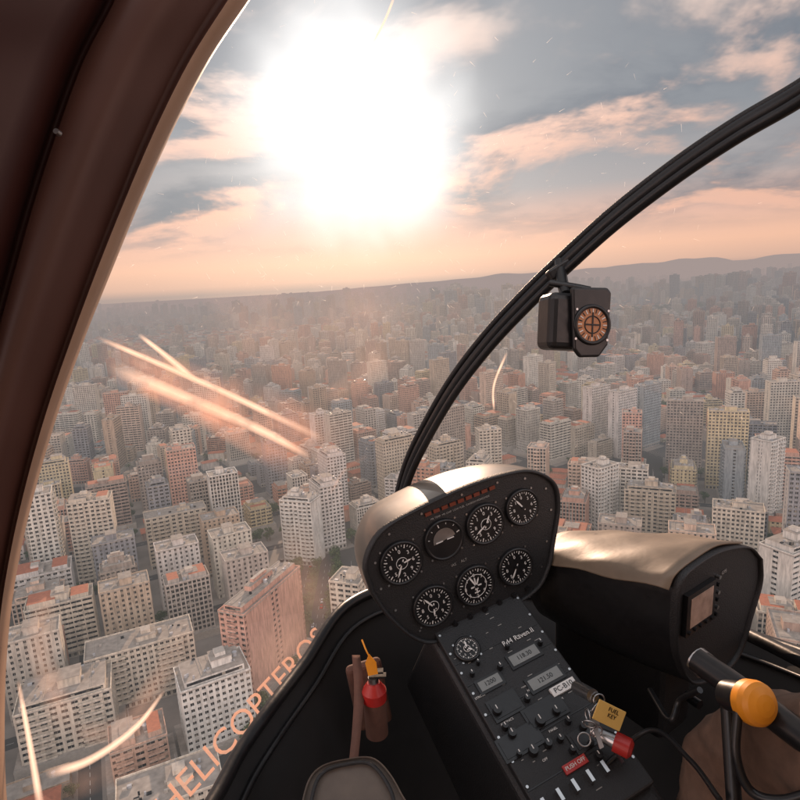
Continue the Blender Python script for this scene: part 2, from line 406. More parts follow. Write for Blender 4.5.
# ------------------------------------------------------------------ city layout
AVEND = 420
def xav(y): return -50-.040*y
def avd(x, y): return abs(x-xav(y)) if y < AVEND else 999
near_seeds = [(-260, 330, 27), (230, 380, -24), (-520, 900, 8), (90, 820, 33), (560, 820, -8), (-180, 1250, -28), (420, 1350, 18), (-800, 1500, 35), (1000, 1400, -32), (100, 1750, 5), (-500, 2000, -15), (650, 2000, 28)]
def nearest(x, y): return min(range(len(near_seeds)), key=lambda i: (near_seeds[i][0]-x)**2+(near_seeds[i][1]-y)**2)
def inview(x, y, m=90): return y > 40 and abs(x) < .80*y+m
def park(x, y):
    if -.50*y < x < -.12*y and 1900 < y < 2400: return True
    if 330 < x < 440 and 780 < y < 880: return True
    return noise.noise(Vector((x/500, y/500, 3.3))) > .5
occupied = []
def free(x, y, rad):
    return all((x-a)**2+(y-b)**2 > (rad+c)**2 for a, b, c in occupied)
def place(me, x, y, ang, name, s=1, z=.15):
    o = bpy.data.objects.new(name, me); o.location = (x, y, z); o.rotation_euler = (0, 0, ang); o.scale = (s, s, s)
    return link(o)
heroes = [
    (140, 640, 30, 50, 19, 25, 'grid', 0), (262, 590, 48, 15, 52, -22, 'balc', 1), (212, 672, 33, 30, 20, 28, 'grid', 2), (66, 690, 27, 38, 24, 24, 'grid', 0),
    (90, 500, 60, 28, 18, 20, 'balc', 0), (180, 448, 70, 24, 18, 24, 'grid', 1), (222, 474, 60, 22, 16, 24, 'vert', 2), (175, 512, 39, 44, 18, 26, 'grid', 4),
    (632, 412, 64, 18, 16, -20, 'grid', 1), (683, 405, 64, 30, 14, -24, 'band', 3), (768, 440, 66, 20, 16, 30, 'balc', 2), (738, 508, 42, 30, 17, -28, 'grid', 0),
    (600, 466, 51, 24, 17, 32, 'balc', 2), (790, 545, 55, 24, 18, 26, 'band', 2), (650, 490, 36, 36, 16, -24, 'grid', 4), (488, 430, 57, 22, 15, 8, 'balc', 0),
    (445, 445, 54, 30, 15, 30, 'balc', 4), (350, 575, 50, 17, 17, -20, 'grid', 0), (170, 785, 24, 36, 20, 24, 'grid', 0), (60, 600, 33, 34, 17, 26, 'band', 0),
    (300, 500, 48, 26, 16, -20, 'balc', 2), (395, 440, 60, 34, 15, 30, 'grid', 4)]
for a, b_, h, W, D, an, st, wc in heroes:
    q = G(a, b_, h); N = round((h-4)/3)
    me = tower(W, D, N, st, rng, HERO[wc]); place(me, q.x, q.y, math.radians(an), "apartment_building")
    L = max(W, D); ax = Vector((math.cos(math.radians(an)), math.sin(math.radians(an))))
    if D > W: ax = Vector((-ax.y, ax.x))
    k = max(1, round(L/min(W, D)))
    for i in range(k):
        t = (i-(k-1)/2)*L/k; occupied.append((q.x+ax.x*t, q.y+ax.y*t, min(W, D)*.62))
pav = MB([M_pave]); marks = MB([M_mark])
inst_pts = {}
tree_pts = []; near_trees = []
NEAR = 1500
for i, (sx, sy, an) in enumerate(near_seeds):
    A = math.radians(an); ca, sa = math.cos(A), math.sin(A)
    bw, bd, st = 105.0, 62.0, 9.0
    for bi in range(-13, 14):
        for bj in range(-19, 20):
            cx0, cy0 = bi*(bw+st), bj*(bd+st)
            def tw(u, v): return sx+ca*(cx0+u)-sa*(cy0+v), sy+sa*(cx0+u)+ca*(cy0+v)
            bx, by = tw(0, 0)
            if not inview(bx, by, 160) or by > 2400 or nearest(bx, by) != i: continue
            if by < 900 and avd(bx, by) > 60:
                for t in range(-6, 7):
                    for (u0, v0, du, dv) in ((t*8, bd/2+st/2, 1.6, .09), (bw/2+st/2, t*5, .09, 1.4)):
                        cs = [tw(u0-du, v0-dv), tw(u0+du, v0-dv), tw(u0+du, v0+dv), tw(u0-du, v0+dv)]
                        marks.add([(a, b_, .012) for a, b_ in cs], [(0, 1, 2, 3)])
            for li in range(3):
                for lj in range(2):
                    lw, ld = bw/3, bd/2
                    u, v = -bw/2+lw*(li+.5), -bd/2+ld*(lj+.5)
                    x, y = tw(u, v)
                    cor = [tw(u+a*lw/2, v+c*ld/2) for a, c in ((-1, -1), (1, -1), (1, 1), (-1, 1))]
                    if any(nearest(*c) != i for c in cor) or any(avd(*c) < 14 for c in cor):
                        if avd(x, y) > 19:
                            me, W, D, H = rng.choice(lows if rng.random() < .4 else protos[:16]); rd = max(W, D)*.5
                            if all(avd(x+a, y+c) > 16 for a, c in ((10, 10), (-10, 10), (10, -10), (-10, -10))) and free(x, y, rd*.75):
                                place(me, x, y, A, "townhouse", .85); occupied.append((x, y, rd*.75))
                            near_trees.append((x+rng.uniform(-14, 14), y+rng.uniform(-14, 14)))
                        continue
                    if y < 1500:
                        pav.add([(a, c, 0) for a, c in cor]+[(a, c, .15) for a, c in cor], [(4, 5, 6, 7), (0, 1, 5, 4), (1, 2, 6, 5), (2, 3, 7, 6), (3, 0, 4, 7)])
                    hn = noise.noise(Vector((x/260, y/260, 0)))*.8+rng.uniform(-.65, .65)
                    d = math.hypot(x, y)
                    if park(x, y):
                        for _ in range(7 if d < 1500 else 4): near_trees.append((x+rng.uniform(-16, 16), y+rng.uniform(-14, 14)))
                        continue
                    if rng.random() < .03:
                        for _ in range(6): near_trees.append((x+rng.uniform(-14, 14), y+rng.uniform(-12, 12)))
                        continue
                    rot = A+(0 if rng.random() < .5 else math.pi)
                    if hn > -.27:
                        k = int(max(0, min(NP-1, (hn+.28)/1.0*NP+rng.uniform(-13, 13))))
                        if d < 420: k = min(k, 24)
                        me, W, D, H = protos[k]
                        if W < 29 and rng.random() < .4: rot += math.pi/2
                        ux, vx = rng.uniform(-2, 2), rng.uniform(-3, 3)
                        x, y = tw(u+ux, v+vx)
                        if not free(x, y, min(W, D)*.5): continue
                        if d < NEAR: place(me, x, y, rot, "apartment_building")
                        else: inst_pts.setdefault(k//2*2, []).append((x, y, rot, rng.uniform(.85, 1.25)))
                        if d < 900 and rng.random() < .7:
                            near_trees.append(tw(u+rng.choice((-1, 1))*lw*.46, v+(1 if lj else -1)*ld*.47))
                    else:
                        for e in (-.25, .25):
                            me, W, D, H = rng.choice(lows)
                            x2, y2 = tw(u+rng.uniform(-4, 4), v+e*ld)
                            if not free(x2, y2, 7): continue
                            if d < NEAR: place(me, x2, y2, A+rng.choice((0, math.pi)), "townhouse")
                            else: inst_pts.setdefault(100+rng.randint(0, 7), []).append((x2, y2, A, 1.0))
                        if rng.random() < .7: near_trees.append(tw(u+lw*.45, v))
pav.obj("pavement"); marks.obj("road_markings")
y = 2380.0
while y < 11500:
    step = 37+y*.010
    x = -.80*y-200
    while x < .80*y+200:
        xx, yy = x+rng.uniform(-.45, .45)*step, y+rng.uniform(-.45, .45)*step
        x += step
        if noise.noise(Vector((xx/900, yy/900, 8.1))) > .45:
            tree_pts.append((xx, yy, rng.uniform(1.2, 2.0))); continue
        hn = noise.noise(Vector((xx/800, yy/1100, 5)))*1.4+rng.uniform(-.4, .4)
        ang = round(noise.noise(Vector((xx/1500, yy/1500, 9)))*6)*.5
        if hn < -.02: inst_pts.setdefault(100+rng.randint(0, 7), []).append((xx, yy, ang, 1.4))
        else:
            k = int(max(0, min(NP-1, (hn+.1)/.9*NP+rng.uniform(-6, 6)))); inst_pts.setdefault(k//2*2, []).append((xx, yy, ang, rng.uniform(.9, 1.5)*(1+max(0, hn-.3)*.8)))
    y += step*1.15
def instancer(name, pts, me, child):
    b = MB([])
    for x, y, a, s in pts:
        c, q = math.cos(a)*s/2, math.sin(a)*s/2
        b.add([(x-c+q, y-q-c, .15), (x+c+q, y+q-c, .15), (x+c-q, y+q+c, .15), (x-c-q, y-q+c, .15)], [(0, 1, 2, 3)])
    o = b.obj(name); o.instance_type = 'FACES'; o.use_instance_faces_scale = True; o.instance_faces_scale = 1
    o.show_instancer_for_render = False; o.show_instancer_for_viewport = False
    link(bpy.data.objects.new(child, me), o); return o
for k, pts in inst_pts.items():
    me = protos[k][0] if k < 100 else lows[k-100][0]
    instancer("distant_buildings", pts, me, "building_block")
yy = 130.0
while yy < AVEND:
    for off in (-15, -13.5, -1.5, 13, 15):
        if rng.random() < .75: near_trees.append((xav(yy)+off+rng.uniform(-1.5, 1.5), yy+rng.uniform(-3, 3)))
    yy += 8.5
fs = {}
for x, y in near_trees:
    if not inview(x, y) or not free(x, y, 1.5): continue
    if math.hypot(x, y) < 650: place(rng.choice(trees), x, y, rng.uniform(0, 6), "tree", rng.uniform(.6, 1.15), 0)
    else: fs.setdefault(rng.randint(0, 2), []).append((x, y, rng.uniform(0, 6), rng.uniform(.7, 1.2)))
for x, y, s in tree_pts:
    for _ in range(5): fs.setdefault(rng.randint(0, 2), []).append((x+rng.uniform(-25, 25), y+rng.uniform(-25, 25), rng.uniform(0, 6), s*rng.uniform(.8, 1.2)))
for k, pts in fs.items(): instancer("distant_trees", pts, far_trees[k], "tree_crown")

# ground
m, n_, l_, b_ = nt("ground_asphalt")
tcn = n_.new('ShaderNodeTexCoord'); no = n_.new('ShaderNodeTexNoise'); no.inputs['Scale'].default_value = .004; no.inputs['Detail'].default_value = 8
l_.new(tcn.outputs['Object'], no.inputs['Vector'])
rr = n_.new('ShaderNodeValToRGB'); rr.color_ramp.elements[0].position = .35; rr.color_ramp.elements[0].color = (.05, .05, .052, 1)
rr.color_ramp.elements[1].position = .7; rr.color_ramp.elements[1].color = (.075, .07, .06, 1)
l_.new(no.outputs['Fac'], rr.inputs[0]); l_.new(rr.outputs[0], b_.inputs['Base Color']); b_.inputs['Roughness'].default_value = .9
paint_haze(m)
gb = MB([m]); gb.box(-26000, 26000, -2500, 39000, -4, 0); gb.obj("ground")
av = MB([M_yard]); am = MB([M_mark])
yy = 60
while yy < AVEND:
    for (o0, o1, bb, zz_) in ((-4, 1, av, .12), (-13.8, -11.5, av, .12), (11.5, 13.8, av, .12)):
        bb.add([(xav(yy)+o0, yy, zz_), (xav(yy)+o1, yy, zz_), (xav(yy+20)+o1, yy+20, zz_), (xav(yy+20)+o0, yy+20, zz_)], [(0, 1, 2, 3)])
    for o0 in (-7.7, 4.7, 8.2):
        for t in (0, 10):
            am.add([(xav(yy+t)+o0, yy+t, .02), (xav(yy+t)+o0+.15, yy+t, .02), (xav(yy+t+4)+o0+.15, yy+t+4, .02), (xav(yy+t+4)+o0, yy+t+4, .02)], [(0, 1, 2, 3)])
    yy += 20
av.obj("avenue_verge"); am.obj("avenue_markings")
# cars
m, n_, l_, b_ = nt("car_paint"); oi = n_.new('ShaderNodeObjectInfo'); rr = n_.new('ShaderNodeValToRGB'); rr.color_ramp.interpolation = 'CONSTANT'
rr.color_ramp.elements[0].color = (.6, .6, .6, 1); rr.color_ramp.elements[1].position = .35; rr.color_ramp.elements[1].color = (.03, .03, .035, 1)
for a, c in ((.6, (.25, .26, .28, 1)), (.8, (.4, .03, .03, 1)), (.9, (.75, .75, .72, 1))):
    e = rr.color_ramp.elements.new(a); e.color = c
l_.new(oi.outputs['Random'], rr.inputs[0]); l_.new(rr.outputs[0], b_.inputs['Base Color']); b_.inputs['Roughness'].default_value = .25
M_black = mat("black_rubber", (.02, .02, .02), .6)
cb = MB([m, M_glass, M_black])
prof = [(-2.1, .35), (-2.15, .8), (-1.9, .95), (-1.2, 1.0), (1.15, .95), (1.9, .82), (2.15, .6), (2.1, .35)]
cb.add([(-.88, a, c) for a, c in prof]+[(.88, a, c) for a, c in prof], [tuple(range(8)), tuple(range(15, 7, -1))]+[(i, 8+i, 8+(i+1) % 8, (i+1) % 8) for i in range(8)], 0)
cb.add([(-.8, -1.9, .96), (.8, -1.9, .96), (.8, 1.15, .96), (-.8, 1.15, .96), (-.65, -1.3, 1.45), (.65, -1.3, 1.45), (.65, .35, 1.45), (-.65, .35, 1.45)], [(0, 1, 5, 4), (1, 2, 6, 5), (2, 3, 7, 6), (3, 0, 4, 7)], 1)
cb.box(-.66, .66, -1.32, .37, 1.45, 1.49, 0)
for a in (-1.35, 1.35):
    for s in (-1, 1): cb.cyl(0, 0, -.1, .1, .33, n=12, mi=2, M=Matrix.Translation((s*.82, a, .33)) @ Matrix.Rotation(math.pi/2, 4, 'Y'))
car = cb.mesh("car_mesh")
for i in range(30):
    yc = 130+i*9.6+rng.uniform(-2, 2); la = rng.choice((-9.6, -6, 3, 6.5, 10)); place(car, xav(yc)+la, yc, .04+(math.pi if la > 0 else 0), "car", 1, .004)
# hills
m = paint_haze(mat("hill_forest", (.06, .075, .06), .95, var=.4, scale=.002))
hb = MB([m]); nx, ny = 200, 14
vs = []
for j in range(ny):
    for i in range(nx):
        a = -1.0+2.0*i/(nx-1); rad = 13000+j*900; x, y = rad*math.sin(a), rad*math.cos(a)
        h = 30+math.sin(math.pi*min(1, j/9))*(110+450*max(0, min(1, (a+.10)/.7))**1.1)*(.8+.5*noise.noise(Vector((x/2600, y/2600, 1)))+.3*noise.noise(Vector((x/800, y/800, 2))))
        vs.append((x, y, h-5))
hb.add(vs, [(j*nx+i, j*nx+i+1, (j+1)*nx+i+1, (j+1)*nx+i) for j in range(ny-1) for i in range(nx-1)], 0, None, True); hb.obj("hills")

# ================================================================== COCKPIT
K_shell = mat("pod_shell_sheen", (.10, .083, .064), .34, var=.3, scale=8, bump=.15, coat=.25)  # black shell; its sun sheen is put into the beige base colour
K_lit_top = mat("lit_top_beige", (.20, .15, .105), .45, var=.4, scale=20, bump=.6)  # sunlit tone of the hood top, put into the colour
K_blk = mat("black_crackle", (.018, .018, .019), .5, var=.4, scale=400, bump=.5)
K_blk2 = mat("black_plastic", (.012, .012, .013), .32, var=.3, scale=90, bump=.1)
K_face = mat("dial_face", (.006, .006, .007), .4)
K_white = mat("white_marking", (.80, .78, .74), .5)
K_dim = mat("dim_marking", (.32, .31, .29), .6)
K_grey = mat("grey_lcd", (.24, .25, .24), .3)
K_amber = mat("amber_dial", (.50, .20, .08), .4, var=.4, scale=200)
K_red = mat("red_plastic", (.45, .025, .02), .35)
K_dred = mat("unlit_warning_lens", (.18, .04, .02), .35)
K_orange = mat("orange_cap", (.88, .32, .02), .42, var=.12)
K_yel = mat("yellow_tag_plastic", (.78, .48, .13), .5)
K_steel = mat("steel", (.5, .5, .5), .3, 1.0)
K_frame = mat("brown_trim", (.105, .046, .034), .40, var=.45, scale=6, bump=.2)
K_frame2 = mat("maroon_trim", (.06, .020, .016), .38, var=.3, scale=6)
K_lip = mat("cream_lip", (.48, .31, .21), .5, var=.3, scale=12)
K_floor = mat("cabin_lining", (.02, .019, .019), .8, var=.4, scale=25, bump=.3)
K_cloth = mat("brown_trousers", (.15, .09, .062), .9, var=.45, scale=45, bump=1.0)
K_seat = mat("grey_leather", (.14, .115, .095), .6, var=.3, scale=40, bump=.6)
K_strap = mat("brown_webbing", (.14, .065, .045), .8, var=.3, scale=80, bump=.5)
K_screen = mat("navigation_screen", (.38, .26, .20), .2, var=.6, scale=45)

def outline_body(pts, M, z_front, z_back, back_scale, nn, mats, shift=(0, 0)):
    c = spline([(*q, 0) for q in pts+[pts[0]]], nn+1)[:-1]
    cx = sum(q.x for q in c)/nn; cy = sum(q.y for q in c)/nn
    b = MB(mats)
    def loop(s, z, sh=0): return [(cx+(q.x-cx)*s+shift[0]*sh, cy+(q.y-cy)*s+shift[1]*sh, z) for q in c]
    rings = [loop(.965, z_front-.006), loop(.965, z_front-.001), loop(.985, z_front+.003), loop(1.0, z_front), loop(1.0, z_front-.012)]
    K = 8
    for i in range(1, K+1):
        t = i/K; rings.append(loop(1+(back_scale-1)*t*t, z_front-.012+(z_back-z_front)*t, t))
    rings.append(loop(back_scale*.6, z_back-.02, 1))
    vs = [q for rr in rings for q in rr]
    off = len(b.v); b.add(vs, [], 0, M)
    for j in range(len(rings)-1):
        for i in range(nn):
            b.f.append((off+j*nn+i, off+j*nn+(i+1) % nn, off+(j+1)*nn+(i+1) % nn, off+(j+1)*nn+i)); b.m.append(1 if j < 4 else 0); b.sm.append(True)
    b.add(loop(.966, z_front-.006), [tuple(range(nn))], 1, M)
    b.add(loop(back_scale*.6, z_back-.02, 1), [tuple(range(nn-1, -1, -1))], 0, M)
    return b
def gauge(M, x, y, rad, parent, kind, idx):
    b = MB([K_blk2, K_face, K_white, K_amber, K_steel])
    b.cyl(x, y, 0, .005, rad*1.08, n=40, mi=0, M=M); b.ring(x, y, .005, rad*1.0, .0032, 40, 8, 0, M)
    b.cyl(x, y, .005, .0056, rad*.94, n=40, mi=1, M=M)
    nt_ = 36 if kind != 'adi' else 12
    a0 = rng.uniform(0, .3)
    for i in range(nt_):
        a = 2*math.pi*i/nt_+a0
        T = M @ Matrix.Translation((x, y, .0058)) @ Matrix.Rotation(a, 4, 'Z'); L = .17 if i % 3 == 0 else .09
        if kind == 'adi' and math.sin(a) < 0: continue
        b.box(rad*(.9-L), rad*.9, -.0005 if i % 3 else -.0009, .0005 if i % 3 else .0009, 0, .0004, 2, T)
    if kind == 'adi':
        b.add([(x+rad*.62*math.cos(t*math.pi/12+.1), y+rad*.62*math.sin(t*math.pi/12+.1), .0063) for t in range(13)], [tuple(range(13))], 4, M)
        T = M @ Matrix.Translation((x, y, .0075)); b.box(-rad*.5, -rad*.12, -.001, .001, 0, .0005, 2, T); b.box(rad*.12, rad*.5, -.001, .001, 0, .0005, 2, T)
    else:
        for j, (a, L) in enumerate([(rng.uniform(0, 6), .72), (rng.uniform(0, 6), .5)][:(2 if kind != 'one' else 1)]):
            T = M @ Matrix.Translation((x, y, .0072+j*.001)) @ Matrix.Rotation(a, 4, 'Z')
            b.add([(-rad*.2, -.0012, 0), (rad*L*.7, -.0018, 0), (rad*L, 0, 0), (rad*L*.7, .0018, 0), (-rad*.2, .0012, 0)], [(0, 1, 2, 3, 4)], 2, T)
        if kind == 'hsi':
            T = M @ Matrix.Translation((x, y, .007)); b.box(-.0015, .0015, -rad*.4, rad*.45, 0, .0004, 2, T); b.box(-rad*.3, rad*.3, -.0015, .0015, .0004, .0008, 2, T); b.box(-rad*.15, rad*.15, -rad*.36, -rad*.3, 0, .0004, 2, T)
            b.ring(x, y, .0065, rad*.6, .0006, 36, 5, 2, M)
        if kind == 'dual':
            b.ring(x, y, .0065, rad*.28, .0006, 24, 5, 2, M)
        b.cyl(x, y, .0056, .0098, rad*.09, n=12, mi=0, M=M)
    for a in (45, 135, 225, 315):
        a = math.radians(a); b.cyl(x+rad*1.2*math.cos(a), y+rad*1.2*math.sin(a), 0, .0015, .0022, n=10, mi=4, M=M)
    b.obj("gauge_%d" % idx, parent)
    if kind != 'adi':
        for i in range(8):
            a = math.pi/2-i*math.pi/4; text("numeral_%d_%d" % (idx, i), str((i*3) % 10), M, x+rad*.58*math.cos(a), y+rad*.58*math.sin(a), .0062, rad*.26, K_white, parent)

pod = empty("instrument_panel")
MP = frame(C(462, 560, 1.2), (.90, .30, .32), (-.2, .95, -.2))
ol = [(-.198,.02),(-.195,.08),(-.15,.128),(-.07,.143),(.03,.149),(.12,.144),(.19,.128),(.238,.085),(.24,.03),(.212,-.04),(.185,-.095),(.14,-.132),(.03,-.143),(-.09,-.140),(-.14,-.11),(-.18,-.04)]
outline_body(ol, MP, .012, -.16, .80, 80, [K_shell, K_blk]).obj("pod_shell", pod)
MF = MP @ Matrix.Translation((0, 0, .0065))
gs = [(-.125,.052,.041,'dual'),(-.030,.062,.039,'adi'),(.063,.058,.040,'dual'),(.152,.060,.036,'one'),(-.086,-.060,.040,'dual'),(.011,-.058,.040,'hsi'),(.108,-.058,.038,'one')]
for i, g_ in enumerate(gs): gauge(MF, g_[0], g_[1], g_[2], pod, g_[3], i+1)
b = MB([K_blk2, K_dred, K_white, K_steel])
for i in range(9):
    b.box(-.055+i*.018, -.042+i*.018, .120, .127, 0, .003, 1, MF)
for i in range(6): b.cyl(-.05+i*.035, -.118, 0, .006, .005, n=12, mi=0, M=MF)
for a, c in ol[::1]: b.cyl(.02+(a-.02)*.9, c*.9, 0, .0015, .0025, n=10, mi=3, M=MF)
b.obj("warning_lights", pod)
text("warning_label", "MR TEMP  MR CHIP  LOW FUEL  CARBON MONOXIDE", MF, .02, .110, .001, .0055, K_dim, pod)
text("clock_label", "IAS     ALT", MF, -.01, .002, .001, .008, K_dim, pod)

# console
con = empty("avionics_console")
MC = frame(C(485, 625, 1.2), (.90, .30, .32), (-.445, .554, .70))
b = MB([K_blk2, K_blk, K_grey, K_white, K_red, K_steel])
b.box(-.098, .098, -.36, .04, -.02, 0, 1, MC)
b.obj("console_face", con, .003)
b = MB([K_blk])
b.add([(-.105,-.40,-.021),(.105,-.40,-.021),(.105,.05,-.021),(-.105,.05,-.021),(-.15,-.62,-.36),(.13,-.62,-.36),(.12,.10,-.30),(-.14,.10,-.30)],
      [(0,1,2,3),(0,4,5,1),(1,5,6,2),(2,6,7,3),(3,7,4,0),(4,7,6,5)], 0, MC)
b.obj("console_body", con, .012)
def P(a, c): return on(MC, a, c)
x, y = P(467, 650); gauge(MC, x, y, .023, con, 'dual', 8)
b = MB([K_blk2, K_blk, K_grey, K_white, K_red, K_steel, K_face, K_dim])
def panel(a, c, w_, h_, z=.004, mi=0, fr=True):
    x, y = P(a, c)
    if fr: b.box(x-w_/2-.005, x+w_/2+.005, y-h_/2-.005, y+h_/2+.005, 0, z*.7, 0, MC)
    b.box(x-w_/2, x+w_/2, y-h_/2, y+h_/2, 0, z, mi, MC)
def knob(a, c, rr_, h=.014, mi=0):
    x, y = P(a, c); b.cyl(x, y, 0, h, rr_, rr_*.85, n=20, mi=mi, M=MC); b.box(x-.0008, x+.0008, y, y+rr_*.8, h, h+.0005, 3, MC)
panel(524, 656, .060, .020, mi=2); panel(490, 683, .044, .018, mi=2); panel(545, 679, .066, .020, mi=2); panel(563, 688, .052, .016, .006, 3, False)
panel(505, 706, .05, .03, mi=0); panel(585, 738, .045, .025, mi=0); panel(545, 712, .07, .03, mi=0); panel(520, 742, .07, .03, mi=0)
for a, c, rr_ in ((500,668,.006),(472,675,.005),(497,712,.009),(512,735,.008),(527,700,.006),(540,722,.010),(556,712,.008),(568,722,.006),(583,728,.007),(505,728,.006),(533,752,.009),(519,755,.005),(548,745,.007),(560,740,.006),(572,751,.006),(590,745,.006),(507,648,.005),(540,644,.005),(478,664,.004),(598,757,.007)):
    knob(a, c, rr_)
panel(575, 765, .045, .014, .005, 4, False)
x0 = -.085
for i in range(6):
    b.box(x0+i*.03-.003, x0+i*.03+.003, -.318, -.300, 0, .016, 5, MC)
for i in range(46):
    xx, yy2 = rng.uniform(-.09, .09), rng.uniform(-.33, .02); ww = rng.uniform(.002, .006)
    b.box(xx-ww, xx+ww, yy2-.0007, yy2+.0007, .0002, .0007, 7, MC)
for sx_ in (-.092, .092):
    for i in range(9): b.cyl(sx_, .02-i*.042, 0, .002, .0025, n=10, mi=5, M=MC)
for yy2 in (-.045, -.09, -.15, -.215, -.28): b.box(-.095, .095, yy2-.0008, yy2+.0008, 0, .0012, 0, MC)
b.obj("radios_and_switches", con)
x, y = P(518, 641); text("type_placard", "R44 Raven II", MC, x+.004, y+.006, .0025, .014, K_white, con)
x, y = P(563, 688); text("registration", "PC-B10", MC, x, y, .0065, .013, K_face, con)
for a, c, t in ((524, 656, "118.30"), (490, 683, "1200"), (545, 679, "121.50")):
    x, y = P(a, c); text("display_digits", t, MC, x, y, .0043, .012, K_face, con)
for a, c, t in ((480,697,"STROBE"),(507,722,"AVIONICS"),(530,733,"CLUTCH"),(553,730,"PANEL"),(530,690,"NAV"),(560,700,"COM"),(545,760,"OFF")):
    x, y = P(a, c); text("switch_label", t, MC, x, y, .0015, .0058, K_white, con)
x, y = P(575, 765); text("red_placard_text", "PUSH OFF", MC, x, y, .0056, .009, K_white, con)

# right hooded display pod
pod2 = empty("navigation_display_pod")
M2 = frame(C(716, 602, 1.15), (.83, .2, .52), (-.05, .97, -.25))
ol2 = [on(M2, a, c) for a, c in ((757,556),(745,545),(718,548),(695,560),(677,577),(671,610),(673,655),(690,682),(722,668),(737,648),(748,612),(757,580))]
outline_body(ol2, M2, .01, -.34, .78, 72, [K_blk2, K_blk], shift=(-.035, -.070)).obj("pod_shell", pod2)
def m2(x, y, z): return M2 @ Vector((x, y, z))
cx2 = sum(q[0] for q in ol2)/len(ol2); cy2 = sum(q[1] for q in ol2)/len(ol2)
def ring2(t, s_=1.02):
    top = [on(M2, a, c) for a, c in ((669,590),(676,575),(694,558),(718,546),(742,543))]
    k = 1+(.78-1)*t*t
    return [m2(cx2+(q[0]-cx2)*k*s_-.035*t, cy2+(q[1]-cy2)*k*s_-.070*t+.003*math.sin(i*2.3+t*14), .0-.34*t) for i, q in enumerate(top)]
loft("glareshield_lit_top", [ring2(t/16) for t in range(17)], K_lit_top, pod2, 40, .004)  # beige sheet standing in for the lit top of the black pod
b = MB([K_blk2, K_screen, K_white, K_steel]); x, y = on(M2, 694, 606)
b.box(x-.045, x+.045, y-.04, y+.045, .0045, .014, 0, M2); b.box(x-.034, x+.036, y-.025, y+.035, .014, .0148, 1, M2)
for i in range(6): b.cyl(x+.062, y+.04-i*.016, .0045, .012, .004, n=10, mi=0 if i % 2 else 3, M=M2)
for i in range(5): b.cyl(x-.035+i*.018, y-.033, .014, .018, .004, n=10, mi=0, M=M2)
b.obj("display_unit", pod2)
text("display_label", "GPS", M2, x+.085, y+.04, .006, .010, K_dim, pod2)
b = MB([K_blk]); b.box(-.06, .05, -.35, -.06, -.36, -.06, 0, M2); b.obj("pod_support", pod2, .02)

# windscreen bow
bow = empty("windscreen_bow")
bp_ = [(960,-10,.62),(880,40,.68),(800,93,.76),(740,128,.82),(680,168,.89),(620,214,.97),(575,254,1.04),(530,297,1.12),(490,340,1.20),(455,386,1.28),(427,434,1.36),(411,468,1.42),(402,500,1.46),(396,540,1.5)]
pts = [C(*q) for q in bp_]
tube("bow_tube", pts, .0125, K_blk2, bow, 80)
tube("bow_inner_strip", [C(a-1, c+9, d*.99) for a, c, d in bp_], .008, K_blk2, bow, 80)
tube("bow_outer_gasket", [C(a-5, c-7, d*1.005) for a, c, d in bp_], .006, K_blk, bow, 80)

# compass
cmp_ = empty("magnetic_compass")
MK = frame(C(580, 322, .98), (.97, -.02, .22), (.02, 1, -.05))
b = MB([K_blk2, K_amber, K_blk, K_white, K_steel])
b.box(-.050, .035, -.046, .048, -.06, -.004, 0, MK); b.obj("compass_body", cmp_, .012)
b = MB([K_blk2, K_amber, K_blk, K_white, K_steel])
oc = [(-.02,.055),(.045,.058),(.052,.05),(.05,-.035),(.035,-.056),(.0,-.058),(-.012,-.045)]
b.add([(a, c, -.004) for a, c in oc]+[(a, c, .006) for a, c in oc], [tuple(range(7, 14)), tuple(range(6, -1, -1))]+[(i, (i+1) % 7, 7+(i+1) % 7, 7+i) for i in range(7)], 0, MK)
b.obj("compass_front_plate", cmp_, .004)
b = MB([K_blk2, K_amber, K_blk, K_white, K_steel]); cx, cy = on(MK, 590, 325)
b.ring(cx, cy, .007, .030, .0035, 40, 8, 0, MK); b.cyl(cx, cy, .006, .0075, .028, n=36, mi=1, M=MK)
for i in range(24):
    T = MK @ Matrix.Translation((cx, cy, .0078)) @ Matrix.Rotation(i*math.pi/12, 4, 'Z'); b.box(.019, .026, -.0008, .0008, 0, .0004, 2 if i % 2 else 3, T)
T = MK @ Matrix.Translation((cx, cy, .0078)); b.box(-.0012, .0012, -.02, .02, 0, .0008, 2, T); b.box(-.012, .012, -.0012, .0012, .0001, .0009, 2, T); b.ring(cx, cy, .008, .014, .001, 24, 5, 2, MK)
for a in (40, 140, 220, 320): a = math.radians(a); b.cyl(cx+.037*math.cos(a), cy+.037*math.sin(a), .006, .0075, .002, n=10, mi=4, M=MK)
b.obj("compass_dial", cmp_)
tube("bracket_post", [C(560, 262, 1.06), C(562, 280, 1.03), C(566, 295, 1.0)], .010, K_blk2, cmp_, 12)
tube("bracket_arm", [C(550, 283, 1.02), C(575, 287, 1.0), C(590, 290, .99)], .006, K_blk2, cmp_, 12)
b = MB([K_blk2]); Mb = frame(C(563, 268, 1.05), (.8, .5, 0), (-.5, .8, 0)); b.box(-.03, .03, -.01, .01, -.012, .012, 0, Mb); b.obj("bracket_clamp", cmp_, .004)

